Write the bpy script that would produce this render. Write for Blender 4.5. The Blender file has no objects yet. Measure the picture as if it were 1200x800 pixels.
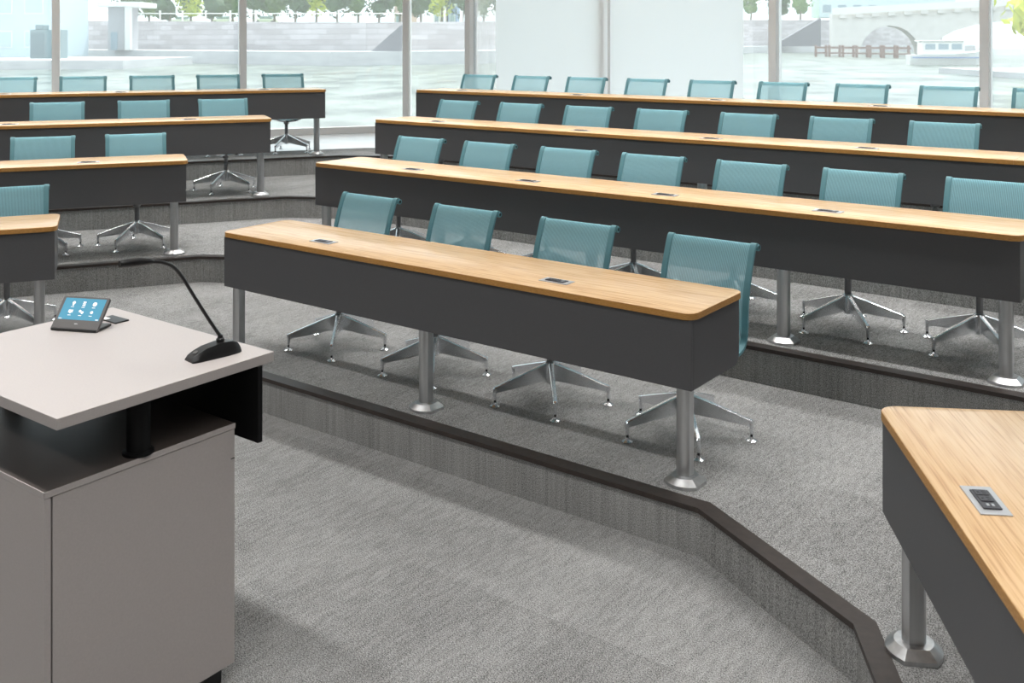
import bpy, bmesh, math, random
from mathutils import Vector, Matrix
random.seed(7)
SC = bpy.context.scene
COL = SC.collection
R = math.radians

# ------------------------------------------------------------------ camera
F = 1194.6                    # focal length in pixels of a 1200 x 800 frame
CAMZ = 2.046
cam = bpy.data.cameras.new('camera')
cam.sensor_width = 36.0
cam.lens = F / 1200 * 36
cam.shift_y = (48.2 - 400) / 1200
cam.clip_end = 1500
cam.dof.use_dof = True
cam.dof.focus_distance = 5.0
cam.dof.aperture_fstop = 7.0
camo = bpy.data.objects.new('camera', cam)
camo.location = (0, 0, CAMZ)
camo.rotation_euler = (R(90), 0, 0)
COL.objects.link(camo)
SC.camera = camo

# ------------------------------------------------------------------ view, sky, sun
SC.view_settings.view_transform = 'Standard'
SC.view_settings.look = 'None'
SC.view_settings.gamma = 1
SC.view_settings.use_curve_mapping = False
SC.view_settings.exposure = 0.0
SC.cycles.use_denoising = True
SC.cycles.max_bounces = 10
SC.cycles.transparent_max_bounces = 24
SC.cycles.sample_clamp_indirect = 6
world = bpy.data.worlds.new('sky')
SC.world = world
world.use_nodes = True
wn = world.node_tree.nodes
wn['Background'].inputs[0].default_value = (0.86, 0.94, 1.0, 1)
wn['Background'].inputs[1].default_value = 2.2
sun = bpy.data.lights.new('sun', 'SUN')
sun.energy = 7.5
sun.angle = R(2)
sun.color = (1, .96, .9)
suno = bpy.data.objects.new('sun', sun)
suno.rotation_euler = Vector((.12, .50, .86)).to_track_quat('Z', 'Y').to_euler()   # high over the river, in at the windows only next to the glass
suno.location = (0, 0, 40)
COL.objects.link(suno)
CEIL_LAMP_W = 24.0            # watts of each ceiling luminaire

# ------------------------------------------------------------------ room axes
THC, THL, THR = R(-36.68), R(21.75), R(-96.5)
def dvec(t): return Vector((math.cos(t), math.sin(t)))
def nvec(t): return Vector((-math.sin(t), math.cos(t)))
DC, NC, DL, NL, DR, NR = dvec(THC), nvec(THC), dvec(THL), nvec(THL), dvec(THR), nvec(THR)
RISE = .1953
CN = [3.791, 5.324, 6.865, 8.366]         # front edge of each long desk, along NC
LN = [6.747, 8.279, 9.775, 11.284]        # front edge of each side desk, along NL
S0 = -3.40                                # middle of the long desks, along DC
def cpt(s, n): return DC * s + NC * n
def lpt(s, n): return DL * s + NL * n
def isect(p, d, q, e):
    den = d.x * e.y - d.y * e.x
    w = q - p
    return p + d * ((w.x * e.y - w.y * e.x) / den)
def pix(px, py, z):                       # a point of the photograph on the level z
    y = F * (CAMZ - z) / (py - 48.2)
    return Vector(((px - 600) / F * y, y))
def on_line(px, n, normal):               # where the sight line of a pixel column meets a vertical plane
    u = (px - 600) / F
    y = n / (normal.x * u + normal.y)
    return Vector((u * y, y))

# ------------------------------------------------------------------ helpers
def mesh_obj(name, verts, faces, mat, parent=None, smooth=False, mats=None, fm=None):
    me = bpy.data.meshes.new(name)
    me.from_pydata([tuple(v) for v in verts], [], faces)
    bm = bmesh.new(); bm.from_mesh(me)
    bmesh.ops.recalc_face_normals(bm, faces=bm.faces)
    bm.to_mesh(me); bm.free()
    me.materials.append(mat)
    if mats:
        for m in mats: me.materials.append(m)
        for p, i in zip(me.polygons, fm): p.material_index = i
    if smooth:
        for p in me.polygons: p.use_smooth = True
        try: me.set_sharp_from_angle(angle=R(30))
        except Exception: pass
    o = bpy.data.objects.new(name, me)
    COL.objects.link(o)
    if parent: o.parent = parent
    return o

class MB:
    def __init__(s): s.v = []; s.f = []
    def add(s, vs, fs):
        k = len(s.v); s.v += [tuple(v) for v in vs]; s.f += [tuple(i + k for i in f) for f in fs]
        return s
    def box(s, x0, x1, y0, y1, z0, z1, bev=0):
        if bev <= 0:
            vs = [(x, y, z) for x in (x0, x1) for y in (y0, y1) for z in (z0, z1)]
            return s.add(vs, [(0, 1, 3, 2), (4, 6, 7, 5), (0, 4, 5, 1), (2, 3, 7, 6), (0, 2, 6, 4), (1, 5, 7, 3)])
        bm = bmesh.new()
        bmesh.ops.create_cube(bm, size=1)
        for v in bm.verts:
            v.co = Vector(((x0 + x1) / 2 + v.co.x * (x1 - x0), (y0 + y1) / 2 + v.co.y * (y1 - y0), (z0 + z1) / 2 + v.co.z * (z1 - z0)))
        bmesh.ops.bevel(bm, geom=bm.edges[:], offset=bev, segments=2, affect='EDGES', profile=.5)
        s.bm(bm); return s
    def bm(s, bm):
        bm.verts.index_update()
        s.add([v.co.copy() for v in bm.verts], [tuple(v.index for v in f.verts) for f in bm.faces]); bm.free()
    def prism(s, poly, z0, z1):
        n = len(poly)
        vs = [(p[0], p[1], z0) for p in poly] + [(p[0], p[1], z1) for p in poly]
        fs = [tuple(range(n))[::-1], tuple(range(n, 2 * n))] + [(i, (i + 1) % n, n + (i + 1) % n, n + i) for i in range(n)]
        return s.add(vs, fs)
    def stack(s, rings):                      # closed rings one above another, capped
        n = len(rings[0]); vs = [p for r in rings for p in r]
        fs = [tuple(range(n))[::-1], tuple(range(n * (len(rings) - 1), n * len(rings)))]
        for k in range(len(rings) - 1):
            for i in range(n):
                j = (i + 1) % n
                fs.append((k * n + i, k * n + j, (k + 1) * n + j, (k + 1) * n + i))
        return s.add(vs, fs)
    def lathe(s, prof, seg=20, c=(0, 0, 0)):
        rings = [[(c[0] + r * math.cos(2 * math.pi * i / seg), c[1] + r * math.sin(2 * math.pi * i / seg), c[2] + z) for i in range(seg)] for r, z in prof]
        return s.stack(rings)
    def tube(s, path, rad, seg=10):
        path = [Vector(p) for p in path]
        rads = rad if isinstance(rad, (list, tuple)) else [rad] * len(path)
        rings = []; up = None
        for i, p in enumerate(path):
            t = (path[min(i + 1, len(path) - 1)] - path[max(i - 1, 0)]).normalized()
            if up is None:
                up = Vector((0, 0, 1)) if abs(t.z) < .9 else Vector((1, 0, 0))
            u = (up - t * up.dot(t)).normalized(); w = t.cross(u); up = u
            rings.append([p + (u * math.cos(a) + w * math.sin(a)) * rads[i] for a in (2 * math.pi * k / seg for k in range(seg))])
        return s.stack(rings)
    def build(s, name, mat, parent=None, smooth=False): return mesh_obj(name, s.v, s.f, mat, parent, smooth)

def tag(o, label=None, cat=None, group=None, kind=None):
    if label: o['label'] = label
    if cat: o['category'] = cat
    if group: o['group'] = group
    if kind: o['kind'] = kind
    return o
def empty(name, loc, rz=0):
    o = bpy.data.objects.new(name, None); COL.objects.link(o)
    o.location = loc; o.rotation_euler = (0, 0, rz); o.empty_display_size = .1
    return o
def copy_tree(o, parent=None):
    c = o.copy(); COL.objects.link(c)
    if parent: c.parent = parent
    for ch in list(o.children): copy_tree(ch, c)
    return c
def rrect(x0, x1, y0, y1, rads, seg=6):       # rounded rectangle, rads: (x0y0, x1y0, x1y1, x0y1)
    pts = []
    for (cx, cy, sx, sy, a0), r in zip(((x0, y0, 1, 1, 180), (x1, y0, -1, 1, 270), (x1, y1, -1, -1, 0), (x0, y1, 1, -1, 90)), rads):
        if r <= 0: pts.append((cx, cy)); continue
        for k in range(seg + 1):
            a = R(a0 + 90 * k / seg)
            pts.append((cx + sx * r + r * math.cos(a), cy + sy * r + r * math.sin(a)))
    return pts

# ------------------------------------------------------------------ materials
def srgb(r, g, b):
    f = lambda c: (c / 255 / 12.92) if c / 255 <= .04045 else ((c / 255 + .055) / 1.055) ** 2.4
    return (f(r), f(g), f(b), 1)
def mat(name, col, rough=.5, metal=0, spec=.5, emis=None, es=1):
    m = bpy.data.materials.new(name); m.use_nodes = True
    b = m.node_tree.nodes['Principled BSDF']
    b.inputs['Base Color'].default_value = col
    b.inputs['Roughness'].default_value = rough
    b.inputs['Metallic'].default_value = metal
    b.inputs['Specular IOR Level'].default_value = spec
    if emis:
        b.inputs['Emission Color'].default_value = emis; b.inputs['Emission Strength'].default_value = es
    return m
def N(m, t, **kw):
    n = m.node_tree.nodes.new(t)
    for k, v in kw.items(): setattr(n, k, v)
    return n
def L(m, a, b): m.node_tree.links.new(a, b)
def noise_mat(name, c1, c2, scale, rough=.5, stretch=(1, 1, 1), bump=0, spec=.5, metal=0, detail=4, rot=0):
    m = mat(name, c1, rough, metal, spec)
    b = m.node_tree.nodes['Principled BSDF']
    tc = N(m, 'ShaderNodeTexCoord'); mp = N(m, 'ShaderNodeMapping'); mp.inputs['Scale'].default_value = stretch
    mp.inputs['Rotation'].default_value = (0, 0, rot)
    nz = N(m, 'ShaderNodeTexNoise'); nz.inputs['Scale'].default_value = scale; nz.inputs['Detail'].default_value = detail
    rp = N(m, 'ShaderNodeValToRGB'); rp.color_ramp.elements[0].color = c1; rp.color_ramp.elements[1].color = c2
    rp.color_ramp.elements[0].position = .3; rp.color_ramp.elements[1].position = .7
    L(m, tc.outputs['Object'], mp.inputs['Vector']); L(m, mp.outputs[0], nz.inputs['Vector'])
    L(m, nz.outputs['Fac'], rp.inputs[0]); L(m, rp.outputs[0], b.inputs['Base Color'])
    if bump:
        bp = N(m, 'ShaderNodeBump'); bp.inputs['Strength'].default_value = bump; bp.inputs['Distance'].default_value = .004
        L(m, nz.outputs['Fac'], bp.inputs['Height']); L(m, bp.outputs[0], b.inputs['Normal'])
    return m

def carpet_mat(name, dark, light, rot, vertical=False):
    """woven heather carpet: fine yarn noise, short streaks along the weave, tonal carpet tiles"""
    m = mat(name, light, .95, 0, .1)
    b = m.node_tree.nodes['Principled BSDF']
    tc = N(m, 'ShaderNodeTexCoord'); mp = N(m, 'ShaderNodeMapping'); mp.inputs['Rotation'].default_value = (0, 0, rot); mp.inputs['Location'].default_value = (.013, .021, .1373)
    L(m, tc.outputs['Object'], mp.inputs['Vector'])
    def nz(sc, st, det=3):
        q = N(m, 'ShaderNodeMapping'); q.inputs['Scale'].default_value = st
        n = N(m, 'ShaderNodeTexNoise'); n.inputs['Scale'].default_value = sc; n.inputs['Detail'].default_value = det
        L(m, mp.outputs[0], q.inputs['Vector']); L(m, q.outputs[0], n.inputs['Vector']); return n.outputs['Fac']
    def mth(op, a, b_, cl=False):
        x = N(m, 'ShaderNodeMath', operation=op); x.use_clamp = cl
        for i, v in enumerate((a, b_)):
            if isinstance(v, (int, float)): x.inputs[i].default_value = v
            else: L(m, v, x.inputs[i])
        return x.outputs[0]
    yarn = nz(270 if not vertical else 330, (1, .75, 1) if not vertical else (1, 1, .6), 2)
    streak = nz(9, (7, 1.3, 1) if not vertical else (9, 9, .25), 4)
    big = nz(1.6, (2.5, 1, 1), 2)
    f = mth('MULTIPLY_ADD', yarn, 2.5 if not vertical else 2.1); f.node.inputs[2].default_value = -1.25 if not vertical else -1.05
    sa = .5 if not vertical else .45
    g = mth('MULTIPLY_ADD', streak, sa); g.node.inputs[2].default_value = -sa / 2
    h = mth('MULTIPLY_ADD', big, .3); h.node.inputs[2].default_value = -.15
    tot = mth('ADD', mth('ADD', f, g), h)
    if not vertical:
        br = N(m, 'ShaderNodeTexBrick'); br.offset = .5
        br.inputs['Color1'].default_value = (.36, .36, .36, 1); br.inputs['Color2'].default_value = (.62, .62, .62, 1)
        br.inputs['Mortar'].default_value = (.42, .42, .42, 1); br.inputs['Scale'].default_value = 1
        br.inputs['Mortar Size'].default_value = .002; br.inputs['Brick Width'].default_value = .6; br.inputs['Row Height'].default_value = .6
        L(m, mp.outputs[0], br.inputs['Vector'])
        bw = N(m, 'ShaderNodeRGBToBW'); L(m, br.outputs['Color'], bw.inputs[0])
        t2 = mth('MULTIPLY_ADD', bw.outputs[0], .45); t2.node.inputs[2].default_value = -.22
        tot = mth('ADD', tot, t2)
    tot = mth('ADD', tot, .46, True)
    mx = N(m, 'ShaderNodeMix', data_type='RGBA')
    mx.inputs[6].default_value = dark; mx.inputs[7].default_value = light
    L(m, tot, mx.inputs[0]); L(m, mx.outputs[2], b.inputs['Base Color'])
    bp = N(m, 'ShaderNodeBump'); bp.inputs['Strength'].default_value = .25; bp.inputs['Distance'].default_value = .003
    L(m, yarn, bp.inputs['Height']); L(m, bp.outputs[0], b.inputs['Normal'])
    return m

def wood_mat(name, c1, c2, c3, rough):
    m = mat(name, c1, rough, 0, .5)
    b = m.node_tree.nodes['Principled BSDF']
    tc = N(m, 'ShaderNodeTexCoord')
    oi = N(m, 'ShaderNodeObjectInfo')
    sh = N(m, 'ShaderNodeVectorMath', operation='SCALE'); sh.inputs[0].default_value = (3.1, 7.7, 1.3)
    L(m, oi.outputs['Random'], sh.inputs['Scale'])
    ad = N(m, 'ShaderNodeVectorMath', operation='ADD'); L(m, tc.outputs['Object'], ad.inputs[0]); L(m, sh.outputs[0], ad.inputs[1])
    mp = N(m, 'ShaderNodeMapping'); mp.inputs['Scale'].default_value = (.55, 7.5, 7.5); L(m, ad.outputs[0], mp.inputs['Vector'])
    n1 = N(m, 'ShaderNodeTexNoise'); n1.inputs['Scale'].default_value = 2.2; n1.inputs['Detail'].default_value = 3; n1.inputs['Distortion'].default_value = .5
    L(m, mp.outputs[0], n1.inputs['Vector'])
    wv = N(m, 'ShaderNodeMath', operation='MULTIPLY'); wv.inputs[1].default_value = 34; L(m, n1.outputs['Fac'], wv.inputs[0])
    sn = N(m, 'ShaderNodeMath', operation='SINE'); L(m, wv.outputs[0], sn.inputs[0])
    mp2 = N(m, 'ShaderNodeMapping'); mp2.inputs['Scale'].default_value = (4, 170, 170); L(m, ad.outputs[0], mp2.inputs['Vector'])
    n2 = N(m, 'ShaderNodeTexNoise'); n2.inputs['Scale'].default_value = 1.0; n2.inputs['Detail'].default_value = 3; L(m, mp2.outputs[0], n2.inputs['Vector'])
    rp = N(m, 'ShaderNodeValToRGB')
    e = rp.color_ramp.elements; e[0].position = .25; e[0].color = c3; e[1].position = .62; e[1].color = c1
    x = e.new(.45); x.color = c2
    mu = N(m, 'ShaderNodeMath', operation='MULTIPLY_ADD'); mu.inputs[1].default_value = .08; L(m, sn.outputs[0], mu.inputs[0]); L(m, n2.outputs['Fac'], mu.inputs[2])
    L(m, mu.outputs[0], rp.inputs[0]); L(m, rp.outputs[0], b.inputs['Base Color'])
    bp = N(m, 'ShaderNodeBump'); bp.inputs['Strength'].default_value = .06; bp.inputs['Distance'].default_value = .002
    L(m, n2.outputs['Fac'], bp.inputs['Height']); L(m, bp.outputs[0], b.inputs['Normal'])
    return m

def mesh_fabric(name, col, see):
    m = bpy.data.materials.new(name); m.use_nodes = True
    nt = m.node_tree; nt.nodes.remove(nt.nodes['Principled BSDF']); out = nt.nodes['Material Output']
    tc = N(m, 'ShaderNodeTexCoord'); sp = N(m, 'ShaderNodeSeparateXYZ'); L(m, tc.outputs['Object'], sp.inputs[0])
    mu = N(m, 'ShaderNodeMath', operation='MULTIPLY'); mu.inputs[1].default_value = 2 * math.pi / .007; L(m, sp.outputs['X'], mu.inputs[0])
    sn = N(m, 'ShaderNodeMath', operation='SINE'); L(m, mu.outputs[0], sn.inputs[0])
    mpn = N(m, 'ShaderNodeMapping'); mpn.inputs['Scale'].default_value = (300, 60, 60); L(m, tc.outputs['Object'], mpn.inputs['Vector'])
    nz = N(m, 'ShaderNodeTexNoise'); nz.inputs['Scale'].default_value = 1; L(m, mpn.outputs[0], nz.inputs['Vector'])
    f = N(m, 'ShaderNodeMath', operation='MULTIPLY_ADD'); f.inputs[1].default_value = .38; f.inputs[2].default_value = .25; L(m, sn.outputs[0], f.inputs[0])
    f2 = N(m, 'ShaderNodeMath', operation='MULTIPLY_ADD'); f2.inputs[1].default_value = .5; L(m, nz.outputs['Fac'], f2.inputs[0]); L(m, f.outputs[0], f2.inputs[2])
    mx = N(m, 'ShaderNodeMix', data_type='RGBA'); L(m, f2.outputs[0], mx.inputs[0])
    mx.inputs[6].default_value = tuple(c * .72 for c in col[:3]) + (1,); mx.inputs[7].default_value = tuple(min(1, c * 1.25) for c in col[:3]) + (1,)
    pb = N(m, 'ShaderNodeBsdfPrincipled'); pb.inputs['Roughness'].default_value = .9; pb.inputs['Specular IOR Level'].default_value = .15; L(m, mx.outputs[2], pb.inputs['Base Color'])
    pb.inputs['Sheen Weight'].default_value = .2
    tl = N(m, 'ShaderNodeBsdfTranslucent'); L(m, mx.outputs[2], tl.inputs[0])
    m1 = N(m, 'ShaderNodeMixShader'); m1.inputs[0].default_value = .15; L(m, pb.outputs[0], m1.inputs[1]); L(m, tl.outputs[0], m1.inputs[2])
    tr = N(m, 'ShaderNodeBsdfTransparent')
    al = N(m, 'ShaderNodeMath', operation='MULTIPLY_ADD'); al.inputs[1].default_value = -.12; al.inputs[2].default_value = see; L(m, sn.outputs[0], al.inputs[0])
    m2 = N(m, 'ShaderNodeMixShader'); L(m, al.outputs[0], m2.inputs[0]); L(m, m1.outputs[0], m2.inputs[1]); L(m, tr.outputs[0], m2.inputs[2])
    L(m, m2.outputs[0], out.inputs[0])
    return m

def glass_mat():
    m = bpy.data.materials.new('window_glass'); m.use_nodes = True
    nt = m.node_tree; nt.nodes.remove(nt.nodes['Principled BSDF']); out = nt.nodes['Material Output']
    tr = N(m, 'ShaderNodeBsdfTransparent'); tr.inputs[0].default_value = (.93, .965, .96, 1)
    gl = N(m, 'ShaderNodeBsdfGlossy'); gl.inputs['Roughness'].default_value = .0; gl.inputs[0].default_value = (1, 1, 1, 1)
    fr = N(m, 'ShaderNodeFresnel'); fr.inputs[0].default_value = 1.6
    mul = N(m, 'ShaderNodeMath', operation='MULTIPLY'); mul.inputs[1].default_value = 1.0; L(m, fr.outputs[0], mul.inputs[0])
    mx = N(m, 'ShaderNodeMixShader'); L(m, mul.outputs[0], mx.inputs[0]); L(m, tr.outputs[0], mx.inputs[1]); L(m, gl.outputs[0], mx.inputs[2])
    tl = N(m, 'ShaderNodeBsdfTranslucent'); tl.inputs[0].default_value = (1, 1, 1, 1)
    m3 = N(m, 'ShaderNodeMixShader'); m3.inputs[0].default_value = .09; L(m, mx.outputs[0], m3.inputs[1]); L(m, tl.outputs[0], m3.inputs[2])
    L(m, m3.outputs[0], out.inputs[0])
    return m
def shade_mat():
    m = bpy.data.materials.new('shade_fabric'); m.use_nodes = True
    nt = m.node_tree; nt.nodes.remove(nt.nodes['Principled BSDF']); out = nt.nodes['Material Output']
    df = N(m, 'ShaderNodeBsdfDiffuse'); df.inputs[0].default_value = (.9, .9, .9, 1)
    tl = N(m, 'ShaderNodeBsdfTranslucent'); tl.inputs[0].default_value = (1, 1, 1, 1)
    mx = N(m, 'ShaderNodeMixShader'); mx.inputs[0].default_value = .97
    L(m, df.outputs[0], mx.inputs[1]); L(m, tl.outputs[0], mx.inputs[2]); L(m, mx.outputs[0], out.inputs[0])
    return m

M = {}
M['carpet'] = carpet_mat('carpet', srgb(70, 70, 69), srgb(180, 180, 179), R(36.68))
M['riser'] = carpet_mat('riser_carpet', srgb(76, 76, 75), srgb(188, 188, 186), R(36.68), True)
M['nosing'] = noise_mat('nosing', srgb(46, 39, 36), srgb(58, 50, 46), 30, .45, spec=.4)
M['wood'] = wood_mat('oak_top', srgb(221, 185, 140), srgb(212, 174, 127), srgb(184, 144, 98), .26)
M['wood_edge'] = noise_mat('oak_edge', srgb(168, 118, 56), srgb(200, 150, 84), 60, .45, (1, 1, 6))
M['panel'] = noise_mat('panel_laminate', srgb(82, 82, 84), srgb(87, 87, 89), 300, .5, spec=.4)
M['alu'] = noise_mat('satin_aluminium', srgb(186, 187, 188), srgb(206, 207, 208), 40, .34, (1, 1, .05), metal=1)
M['chrome'] = mat('polished_aluminium', srgb(236, 238, 241), .24, 1)
M['rod'] = mat('column_steel', srgb(120, 121, 123), .3, 1)
M['black'] = mat('black_plastic', srgb(20, 20, 21), .4)
M['black_matte'] = mat('black_panel', srgb(6, 6, 7), .6, spec=.25)
M['teal_mesh'] = mesh_fabric('teal_mesh', srgb(152, 205, 217), .31)
M['teal_frame'] = mat('teal_frame', srgb(90, 138, 147), .5)
M['plate'] = mat('socket_plate', srgb(190, 190, 192), .35, .6)
M['socket'] = mat('socket_black', srgb(34, 26, 34), .35)
M['slot'] = mat('socket_slot', srgb(8, 7, 8), .6)
M['greige'] = noise_mat('greige_laminate', srgb(178, 171, 168), srgb(184, 177, 174), 200, .45, spec=.4)
M['dark_lam'] = mat('dark_laminate', srgb(64, 57, 53), .5)
M['glass'] = glass_mat()
M['shade'] = shade_mat()
M['frame'] = mat('window_frame', srgb(222, 220, 218), .5)
M['white'] = mat('white_paint', srgb(236, 236, 234), .7)
M['wallp'] = mat('wall_paint', srgb(165, 163, 160), .8)
M['sunlit_floor'] = noise_mat('sunlit_white_stone', srgb(236, 236, 236), srgb(248, 248, 248), 3, .25)  # near-white colour carries the sunlight on the floor by the glass
M['lamp'] = mat('lamp_diffuser', (1, 1, 1, 1), .6, emis=(1, .98, .95, 1), es=4)
M['tablet'] = mat('tablet_grey', srgb(92, 90, 89), .45)
M['icon'] = mat('icon_white', (.6, .6, .6, 1), .5, emis=(1, 1, 1, 1), es=.55)

# ------------------------------------------------------------------ floor tiers
HALF = [1.58, 2.56, 3.38, 4.22]
NOSE = .115
def polyline(i, off=0.0, top=False):
    """front line of tier i (0..3), set back by off"""
    nc, nl = CN[i] - NOSE + off, LN[i] - NOSE + off
    c0 = cpt(S0, nc)
    bis_l = (DC + DL).normalized()
    th_r = 2 * THC - THL if i else THR
    dr = dvec(th_r)
    bis_r = (DC + dr).normalized()
    hw = HALF[i] + off * math.tan(R(14.6))
    a = cpt(S0 - hw, nc); b = cpt(S0 + hw, nc)
    la = isect(a, bis_l, lpt(0, nl), DL)
    if i == 0:                                  # side run across the aisle, measured
        q = pix(1000, 731.5, RISE) + NR * off
        rb = isect(b, bis_r, q, DR)
    else:
        ll = (la - a).length
        rb = b + bis_r * ll
    lf = la - DL * 8.0
    rf = rb + dr * (7.5 if i == 0 else 9)
    return [lf, la, a, b, rb, rf]
def strip(name, A, B, z, m, thick=.05):
    vs = [(p.x, p.y, z) for p in A] + [(p.x, p.y, z) for p in B] + [(p.x, p.y, z - thick) for p in A] + [(p.x, p.y, z - thick) for p in B]
    n = len(A); fs = []
    for i in range(n - 1):
        fs += [(i, i + 1, n + i + 1, n + i), (2 * n + i, 3 * n + i, 3 * n + i + 1, 2 * n + i + 1),
               (i, 2 * n + i, 2 * n + i + 1, i + 1), (n + i, n + i + 1, 3 * n + i + 1, 3 * n + i)]
    fs += [(0, n, 3 * n, 2 * n), (n - 1, 3 * n - 1, 4 * n - 1, 2 * n - 1)]
    return mesh_obj(name, vs, fs, m)

WL, WC = 13.85, 11.05                         # window planes along NL and NC
floor = MB().box(-13, 12, -4, 12, -.1, 0).build('floor', M['carpet'])
tag(floor, 'grey heathered carpet floor at the lowest level round the podium', kind='structure')
NW = .075
ORD = ['lowest', 'second', 'third', 'topmost']
for i in range(4):
    z = RISE * (i + 1)
    if i < 3:
        back = polyline(i + 1, .03)
    else:
        nb, lb = CN[3] + .60, LN[3] + .60
        a = cpt(S0 - 4.7, nb); la = isect(a, (DC + DL).normalized(), lpt(0, lb), DL)
        b = cpt(S0 + 4.7, nb); rb = b + dvec(THC - R(29)) * .9
        back = [la - DL * 8, la, a, b, rb, rb + dvec(2 * THC - THL) * 9]
        white_front = back
    front = polyline(i, NW)
    t = strip('floor', front, back, z, M['carpet'], .06)
    tag(t, ORD[i] + ' carpeted seating tier of the lecture room', kind='structure')
    # carpeted riser under the nosing
    ri = strip('riser', polyline(i, .012), polyline(i, .05), z - .017, M['riser'], RISE - .017)
    ri.parent = t
    # metal nosing strip: flat top with a lip over the riser
    A, B = polyline(i, 0), polyline(i, NW)
    ns = strip('trim_%d' % (i + 1), A, B, z + .003, M['nosing'], .02)
    tag(ns, 'dark brown nosing strip along the %s tier edge' % ORD[i], kind='structure')
# stone strip by the windows, sunlight put into its white colour
wl = [lpt(-16, WL - .02), None, None, None, None, None]
cw0 = on_line(552, WC, NC); lw1 = on_line(477, WL, NL)
wb = [lw1 - DL * 9.5, lw1, cw0, cw0 + DC * 11.1, cw0 + DC * 11.1 + dvec(THC - R(29)) * .9, cw0 + DC * 11.1 + dvec(THC - R(29)) * .9 + dvec(2 * THC - THL) * 9]
sf = strip('floor', white_front, wb, RISE * 4, M['sunlit_floor'], .06)
tag(sf, 'stone floor strip whitened for sunlight, between the topmost tier and the windows', kind='structure')

# ------------------------------------------------------------------ shell
CEIL = 4.5
cpoly = [(-13, -4.2), (13, -4.2), (13, 8)] + [(p.x + .15 * NC.x, p.y + .15 * NC.y + .1) for p in (wb[3], wb[2], wb[1], wb[0])]
ce = MB().prism(cpoly, CEIL, CEIL + .15).build('ceiling', mat('ceiling_paint', srgb(190, 190, 190), .8)); tag(ce, 'white flat ceiling', kind='structure')
w = MB().box(-13, 13, -4.2, -4, -.1, CEIL).build('wall_front', M['wallp']); tag(w, 'pale painted wall behind the podium', kind='structure')
wlft = lw1 - DL * 9.5
w = MB().box(wlft.x - .2, wlft.x, -4, wlft.y + .3, -.1, CEIL).build('wall_left', M['wallp']); tag(w, 'pale painted side wall', kind='structure')
w = MB().box(9.6, 9.8, -4, 8.0, -.1, CEIL).build('wall_right', M['wallp']); tag(w, 'pale painted side wall beyond the far desks', kind='structure')

# ------------------------------------------------------------------ windows
ZT4 = RISE * 4
def window_bay(idx, p, q, label, last=False):
    d = (q - p); ln = d.length; ang = math.atan2(d.y, d.x)
    o = empty('window_%d' % idx, (p.x, p.y, ZT4), ang)
    tag(o, label, kind='structure')
    H = CEIL - ZT4
    MB().box(-.045, .045, -.09, .09, 0, H, .006).build('mullion', M['frame'], o)
    if last: MB().box(ln - .045, ln + .045, -.09, .09, 0, H, .006).build('mullion', M['frame'], o)
    MB().box(.045, ln - .045, -.06, .06, 0, .09, .004).build('bottom_rail', M['frame'], o)
    MB().box(.045, ln - .045, -.06, .06, H - .09, H, .004).build('top_rail', M['frame'], o)
    MB().box(.045, ln - .045, -.003, .003, .09, H - .09).build('pane', M['glass'], o)
    return o
lm = [lw1 - DL * 2.253 * k for k in range(5)][::-1]
cm = [cw0 + DC * 2.215 * k for k in range(6)]
pts = lm + cm
for k in range(len(pts) - 1):
    nm = ('tall glass pane of the window wall beside the side block of desks' if k < 4 else
          'narrow glass pane at the bend of the window wall' if k == 4 else 'tall glass pane of the window wall behind the long desks')
    window_bay(k + 1, pts[k], pts[k + 1], nm, k == len(pts) - 2)
w = MB().box(0, 6, -.1, .1, -.1, CEIL).build('wall_back', M['wallp'])
w.location = (cm[-1].x + .05, cm[-1].y, 0); w.rotation_euler = (0, 0, 2 * THC - THL + R(25))
tag(w, 'pale wall closing the room past the windows', kind='structure')

def roller_shade(p, q, label):
    d = q - p; ln = d.length; ang = math.atan2(d.y, d.x)
    o = empty('roller_shade', (p.x, p.y, ZT4), ang); tag(o, label, 'shade', 'white roller shades')
    H = CEIL - ZT4
    MB().box(0, ln, -.0012, .0012, .12, H - .05).build('fabric', M['shade'], o)
    MB().lathe([(.03, 0), (.03, ln)], 16).build('roller', M['white'], o, True).matrix_local = Matrix.Translation((0, 0, H - .05)) @ Matrix.Rotation(R(90), 4, 'Y')
    MB().box(0, ln, -.008, .008, .09, .12, .003).build('bottom_bar', M['white'], o)
WS = WC - .14
roller_shade(on_line(581, WS, NC), on_line(712, WS, NC), 'white roller shade lowered beside the bend of the window wall')
roller_shade(on_line(715, WS, NC), on_line(871, WS, NC), 'white roller shade lowered next to the pane with the river bank stairs')

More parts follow.
